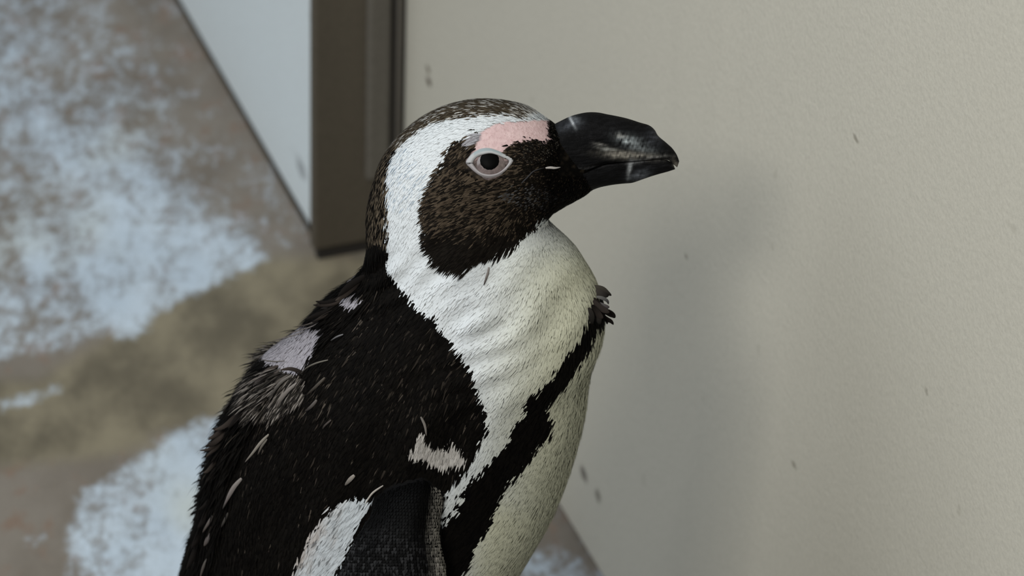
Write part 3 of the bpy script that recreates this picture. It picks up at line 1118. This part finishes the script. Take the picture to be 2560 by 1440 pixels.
bill = bpy.data.objects.new('bill', None)
COL.objects.link(bill)
adopt(bill)
bill['label'] = 'heavy black hooked bill with grey scuffs near the tip'
bill_part('upper_bill',
          [(1366, 330), (1384, 312), (1402, 302), (1423, 292), (1441, 286), (1467, 281), (1493, 281), (1520, 286), (1546, 291), (1571, 297), (1599, 306), (1622, 313), (1636, 324), (1646, 340), (1666, 357), (1681, 371), (1692, 387), (1698, 403)],
          [(1330, 430), (1352, 421), (1379, 421), (1410, 423), (1440, 424), (1464, 420), (1487, 412), (1511, 405), (1534, 402), (1555, 400), (1580, 399), (1605, 397), (1626, 395), (1642, 394), (1660, 395), (1672, 399), (1681, 408), (1693, 418)],
          [88, 86, 82, 76, 70, 64, 58, 51, 48, 45, 41, 37, 33, 30, 24, 18, 11, 3], 'up', bill)
bill_part('lower_bill',
          [(1330, 436), (1352, 426), (1379, 425), (1410, 426), (1440, 427), (1464, 424), (1487, 416), (1511, 408), (1534, 405), (1555, 403), (1580, 402), (1605, 400), (1626, 399), (1642, 397), (1662, 399), (1682, 408)],
          [(1370, 500), (1390, 502), (1412, 498), (1437, 492), (1458, 484), (1480, 475), (1500, 468), (1520, 464), (1540, 461), (1560, 459), (1581, 457), (1605, 449), (1628, 441), (1648, 435), (1670, 429), (1688, 423)],
          [84, 82, 78, 72, 66, 60, 54, 49, 44, 39, 35, 31, 27, 23, 17, 7], 'low', bill)

# black beady lore feathers at the bill base
bead = [(1283, 362), (1310, 358), (1333, 351), (1350, 354), (1365, 362), (1382, 354), (1374, 332), (1378, 306), (1392, 300), (1405, 303), (1398, 330), (1395, 370), (1360, 405), (1320, 410), (1290, 398), (1274, 385), (1277, 370)]
bp = rng.uniform((1265, 295), (1410, 420), (2600, 2))
bp = bp[in_poly(bp, bead)]
vs, fs, cs = [], [], []
icos = bmesh.new(); bmesh.ops.create_icosphere(icos, subdivisions=1, radius=1.)
iv = np.array([v.co[:] for v in icos.verts]); iff = np.array([[v.index for v in f.verts] for f in icos.faces]); icos.free()
for p in bp:
    h, n = surf(p)
    if h is None: continue
    r = random.uniform(1.5, 2.6) * MM
    c = (.006, .0055, .005) if random.random() < .6 else (.03, .027, .022)
    for sgn in (1, -1):
        X = h + n * r * .45 + iv * r
        if sgn < 0: X = mirror_head(X)
        fs.append(iff + len(vs) * len(iv))
        vs.append(X); cs.append(np.tile(c, (len(iv), 1)))
o = adopt(mesh_obj('lore_feathers', np.vstack(vs), np.vstack(fs), M_feather, col=np.vstack(cs)))
tag(o, 'tiny black beady feathers between eye and bill', kind='stuff')

# ------------------------------------------------------------------ eyes
def smooth_closed(P, n):
    P = np.asarray(P, float)
    k = len(P)
    Q = np.vstack([P[-3:], P, P[:3]])
    C = catmull(Q, (k + 5) * 20 + 1)
    C = C[60:60 + k * 20]
    return C[np.linspace(0, len(C), n, endpoint=False).astype(int)]


ic, oc = smooth_closed(INNER, 96), smooth_closed(OUTER, 96)
hc, nc = surf((1226, 413))
hx = np.array([surf(p)[1] for p in ((1190, 408), (1260, 408), (1226, 380), (1226, 440))]).mean(0)
EN = hx / np.linalg.norm(hx)
vdir = (CAMP - hc); vdir /= np.linalg.norm(vdir)
EN = EN * .6 + vdir * .4; EN /= np.linalg.norm(EN)
RB = .0112
ball_c = hc + EN * (.0013 - RB)


def eye_hit(px, rad):
    d = ray(np.array(px, float)); d /= np.linalg.norm(d)
    oc_ = CAMP - ball_c
    b = oc_ @ d
    disc = b * b - (oc_ @ oc_ - rad * rad)
    if disc < 0: return None
    return CAMP + d * (-b - math.sqrt(disc))


def ring_mesh():
    prof = [(-.25, -.0012), (0., .0001), (.12, .0006), (.35, .0009), (.62, .0008), (.85, .0005), (1.02, .0001), (1.12, -.0012)]
    V = np.zeros((96, len(prof), 3))
    C = np.zeros((96, len(prof), 3))
    for i in range(96):
        for j, (f_, h_) in enumerate(prof):
            px = ic[i] * (1 - f_) + oc[i] * f_
            p, n = surf(px)
            e = eye_hit(px, RB)
            # the lid rides over the ball where the ball stands proud
            base_ = p
            if e is not None and (e - p) @ EN > 0 and f_ < .6: base_ = e
            V[i, j] = base_ + EN * h_
            up_ = sstep(np.array([408 - px[1]]), -12, 18)[0]
            c_ = np.array([.25, .235, .24]) * (1 - up_) + np.array([.29, .30, .305]) * up_
            if up_ > .9 and .5 < f_ < 1. and 1185 < px[0] < 1255: c_ = np.array([.21, .25, .262])
            if f_ < .05: c_ = np.array([.12, .10, .10])
            C[i, j] = c_
    V[:, 1:] = (V[:, 1:] + .5 * (np.roll(V, 1, 0) + np.roll(V, -1, 0))[:, 1:]) / 2
    return V, C


RVv, RCc = ring_mesh()
t = NT('iris'); 
cn = t.noise(700, 3, .6, t.coord())
t.base(t.mix(t.ramp(cn, .3, .7), (.080, .062, .060), (.135, .105, .100))); t.set(Roughness=.25)
t.b.inputs['Coat Weight'].default_value = .25
t.b.inputs['Coat Roughness'].default_value = .08
M_iris = t.m
t = NT('pupil'); t.base((.001, .001, .001)); t.set(Roughness=.5); t.b.inputs['Specular IOR Level'].default_value = .03; M_pupil = t.m
M_lid = feather_mat('eyelid_skin', .5, .3, False)

pc = eye_hit((1224, 400), RB)
PN = (pc - ball_c) / np.linalg.norm(pc - ball_c)
for sgn in (1, -1):
    mf = (lambda X: X) if sgn > 0 else mirror_head
    e = bpy.data.objects.new('eye', None); COL.objects.link(e); adopt(e)
    # ball
    bm = bmesh.new(); bmesh.ops.create_uvsphere(bm, u_segments=40, v_segments=24, radius=RB)
    me = bpy.data.meshes.new('eyeball')
    for v_ in bm.verts: v_.co = Vector(mf(np.array(v_.co) + ball_c))
    bmesh.ops.recalc_face_normals(bm, faces=bm.faces)
    bm.to_mesh(me); bm.free()
    me.polygons.foreach_set('use_smooth', np.ones(len(me.polygons), bool)); me.materials.append(M_iris)
    ob = bpy.data.objects.new('iris', me); COL.objects.link(ob); ob.parent = e
    # pupil: a shallow cap on the ball
    a = np.cross(PN, [0, 0, 1.]); a /= np.linalg.norm(a); b = np.cross(PN, a)
    V = [ball_c + PN * RB * 1.012]; F = []
    pr = 26.5 * MM
    for k in range(1, 5):
        th_ = math.asin(pr / RB) * k / 4
        for j in range(40):
            q_ = 2 * math.pi * j / 40
            rr = RB * (1.012 if k < 4 else .99)
            V.append(ball_c + rr * (math.cos(th_) * PN + math.sin(th_) * (math.cos(q_) * a + math.sin(q_) * b)))
    for j in range(40):
        F.append((0, 1 + j, 1 + (j + 1) % 40))
        for k in range(3):
            F.append((1 + k * 40 + j, 1 + (k + 1) * 40 + j, 1 + (k + 1) * 40 + (j + 1) % 40, 1 + k * 40 + (j + 1) % 40))
    mesh_obj('pupil', mf(np.array(V)), F, M_pupil, e)
    mesh_obj('eyelid', mf(RVv.reshape(-1, 3)), grid_faces(96, RVv.shape[1], False).tolist() + [(95 * RVv.shape[1] + j, j, j + 1, 95 * RVv.shape[1] + j + 1) for j in range(RVv.shape[1] - 1)],
             M_lid, e, col=RCc.reshape(-1, 3))


# ------------------------------------------------------------------ single loose feathers
def loose(path, width, colr, name='loose_feather', root_in=None, tipc=None, lift=0.0):
    """path: px points root to tip, laid from the body surface outwards"""
    P = catmull(path, 14)
    h, n = surf(P[0])
    if h is None:
        # root just inside the outline
        for k in range(1, 60):
            h, n = surf(P[0] + np.array([k * 1.5 * (1 if P[0][0] < 1100 else -1), 0]))
            if h is not None: break
        if h is None: return
    dep = (h - CAMP) @ BACK
    pts = []
    for i, p in enumerate(P):
        d = ray(p)
        # keep the depth of the root, rising gently off the surface
        X = CAMP + d * (-(dep) - .0012 - lift * i / 13)
        pts.append(X)
    pts = np.array(pts)
    T = np.gradient(pts, axis=0); T /= np.linalg.norm(T, axis=1, keepdims=True)
    S_ = np.cross(T, BACK); S_ /= np.linalg.norm(S_, axis=1, keepdims=True)
    f = np.linspace(0, 1, 14)
    wd_ = (1.15 if max(colr) < .04 else .8) * width * MM * np.clip(np.sin(np.clip(f * .86 + .14, 0, 1) * math.pi) ** .7, .06, 1) / 2
    wd_[-1] = .15 * MM
    V = np.concatenate([pts - S_ * wd_[:, None] - BACK * .0003, pts + BACK * .0002, pts + S_ * wd_[:, None] - BACK * .0003])
    n14 = 14
    F = []
    for k in range(2):
        for i in range(n14 - 1):
            F.append((k * n14 + i, k * n14 + i + 1, (k + 1) * n14 + i + 1, (k + 1) * n14 + i))
    c = np.tile(np.asarray(colr, float), (3 * n14, 1))
    if tipc is not None:
        ff_ = np.tile(f, 3)[:, None]
        c = c * (1 - ff_) + np.asarray(tipc) * ff_
    o = adopt(mesh_obj(name, V, F, M_feather, col=c))
    return o


BK, GY, BR = (.006, .005, .0045), (.16, .15, .15), (.035, .028, .024)
# chest tuft
for pth, wd_, c0, c1 in [
    ([(1486, 716), (1505, 722), (1518, 732), (1529, 739)], 11, (.12, .11, .09), BK), ([(1492, 722), (1502, 726), (1520, 726)], 5, (.15, .14, .11), BR),
    ([(1488, 728), (1505, 736), (1522, 740)], 10, (.10, .09, .08), BK), ([(1490, 742), (1505, 745), (1518, 752), (1521, 761)], 7, (.30, .30, .29), BK),
    ([(1482, 752), (1496, 766), (1512, 776), (1524, 782)], 9, (.06, .05, .045), BR), ([(1490, 758), (1508, 766), (1524, 768)], 12, (.28, .27, .27), (.05, .04, .04)),
    ([(1500, 772), (1520, 781), (1532, 788), (1538, 795)], 9, BR, BK), ([(1502, 786), (1518, 798), (1528, 804), (1534, 812)], 6, BR, BK),
    ([(1506, 786), (1516, 798), (1518, 811)], 5, BR, (.04, .035, .03)), ([(1478, 764), (1492, 782), (1508, 796)], 10, BK, BR), ([(1484, 745), (1498, 764), (1506, 786)], 6, BR, BK),
    ([(1470, 770), (1478, 790), (1480, 812)], 9, (.05, .045, .04), BK), ([(1482, 776), (1494, 792), (1500, 812)], 10, (.10, .09, .08), BK)]:
    loose(pth, wd_ * 1.6, tuple(x * .38 for x in c0), tipc=tuple(x * .6 for x in c1))
# single dark feather on the white breast
loose([(1222, 668), (1219, 684), (1214, 700), (1209, 714)], 7, (.20, .18, .17), tipc=(.02, .015, .012))
loose([(1364, 420), (1376, 419), (1388, 420), (1402, 418)], 7.5, (.30, .28, .26), name='gape_skin', tipc=(.2, .19, .18))
loose([(1304, 458), (1320, 442), (1336, 427), (1364, 419)], 3, (.035, .035, .037), name='gape_crease', tipc=(.02, .02, .021))
# ragged tufts down the back outline
for pth, wd_, c0, c1 in [
    ([(912, 690), (884, 706), (862, 724), (844, 742)], 14, BK, BK), ([(905, 700), (880, 722), (856, 742), (838, 752)], 12, BK, BR), ([(870, 732), (845, 748), (815, 757), (788, 753)], 11, BK, BK),
    ([(862, 742), (838, 758), (806, 764), (782, 762)], 8, BR, BK), ([(846, 752), (820, 768), (800, 772)], 9, (.05, .045, .045), BK), ([(842, 766), (812, 780), (786, 790), (762, 800)], 11, BK, BK),
    ([(836, 776), (810, 790), (780, 806)], 8, BR, BK), ([(826, 784), (796, 800), (766, 812), (732, 818)], 5, (.08, .075, .07), BR), ([(806, 800), (780, 816), (748, 826), (714, 836)], 4, (.15, .14, .14), (.08, .07, .065)),
    ([(764, 828), (736, 838), (706, 846), (680, 852)], 4, (.15, .14, .14), (.07, .06, .055)), ([(712, 902), (690, 904), (668, 902), (650, 898)], 4, (.10, .09, .085), (.06, .055, .05)),
    ([(758, 934), (742, 926), (722, 922), (698, 926)], 9, BK, BR), ([(752, 946), (748, 938), (738, 930)], 4, BK, BK), ([(820, 900), (790, 908), (766, 920), (748, 938)], 5, (.16, .15, .13), BK),
    ([(696, 916), (672, 926), (650, 944), (632, 966)], 12, BR, (.05, .045, .045)), ([(672, 928), (648, 948), (630, 970), (620, 984)], 12, BK, BK),
    ([(700, 924), (680, 940), (660, 962), (648, 984)], 10, (.08, .07, .065), BK), ([(730, 938), (704, 954), (684, 978), (670, 1002)], 10, (.13, .12, .11), BK),
    ([(742, 958), (718, 978), (700, 1002), (690, 1022)], 12, (.17, .155, .145), (.04, .035, .03)), ([(640, 985), (612, 1018), (590, 1048), (570, 1072)], 14, BK, BK),
    ([(618, 1010), (588, 1042), (560, 1066), (534, 1076)], 12, BK, BR), ([(600, 1030), (572, 1058), (548, 1072), (530, 1072)], 9, BR, BK), ([(580, 1056), (552, 1078), (536, 1090), (520, 1100)], 10, BK, BR),
    ([(574, 1070), (548, 1096), (530, 1110), (512, 1116)], 12, BR, BK), ([(564, 1090), (540, 1112), (520, 1124), (498, 1126)], 8, BK, BR), ([(560, 1104), (540, 1122), (526, 1132), (514, 1144)], 7, BK, BR),
    ([(556, 1120), (540, 1140), (528, 1156)], 7, BR, BK), ([(550, 1140), (532, 1162), (518, 1178), (508, 1182)], 9, BK, BR), ([(546, 1160), (530, 1186), (516, 1206)], 9, BK, BK),
    ([(534, 1230), (516, 1258), (502, 1272), (494, 1276)], 8, BK, BK), ([(524, 1260), (508, 1300), (494, 1322)], 12, BK, BK), ([(508, 1310), (490, 1350), (478, 1372)], 12, BK, BK),
    ([(500, 1350), (482, 1390), (466, 1424)], 12, BK, BK),
    # pale fringed feathers lying on the back
    ([(672, 1086), (652, 1106), (632, 1132), (612, 1156)], 9, (.19, .175, .15), (.10, .09, .08)), ([(668, 1098), (654, 1116), (644, 1138)], 7, (.16, .15, .13), BR), ([(604, 1196), (586, 1216), (572, 1240), (562, 1262)], 14, (.17, .155, .145), (.06, .05, .05)),
    ([(576, 1232), (566, 1252), (556, 1274)], 8, (.14, .13, .125), BK), ([(536, 1284), (522, 1306), (506, 1332)], 10, (.11, .10, .095), BR), ([(530, 1330), (518, 1350), (510, 1366)], 14, (.11, .10, .10), BR),
    ([(570, 1282), (560, 1304), (552, 1320)], 8, (.06, .055, .05), BK), ([(886, 1188), (874, 1200), (862, 1214)], 13, (.22, .20, .18), (.05, .045, .04)), ([(1052, 1042), (1062, 1064), (1066, 1090)], 8, (.12, .11, .10), (.10, .09, .08)),
    ([(958, 1214), (930, 1234), (912, 1262)], 6, (.26, .24, .22), (.3, .28, .25)), ([(590, 990), (572, 1010), (556, 1034)], 9, (.09, .08, .075), BK), ([(828, 1050), (812, 1064), (806, 1074)], 6, (.07, .06, .055), BK),
    ([(812, 944), (790, 966), (764, 990)], 9, (.08, .07, .06), BK), ([(792, 1000), (778, 1016), (762, 1030)], 10, (.10, .09, .085), BK), ([(858, 836), (842, 842), (826, 852)], 5, (.16, .16, .17), (.05, .05, .05)),
    ([(520, 1392), (508, 1418), (500, 1446)], 9, (.07, .065, .06), BR)]:
    loose(pth, wd_, c0, tipc=c1)
print('tris', sum(len(m.polygons) for m in bpy.data.meshes), 'low', low, 'QD', QD)
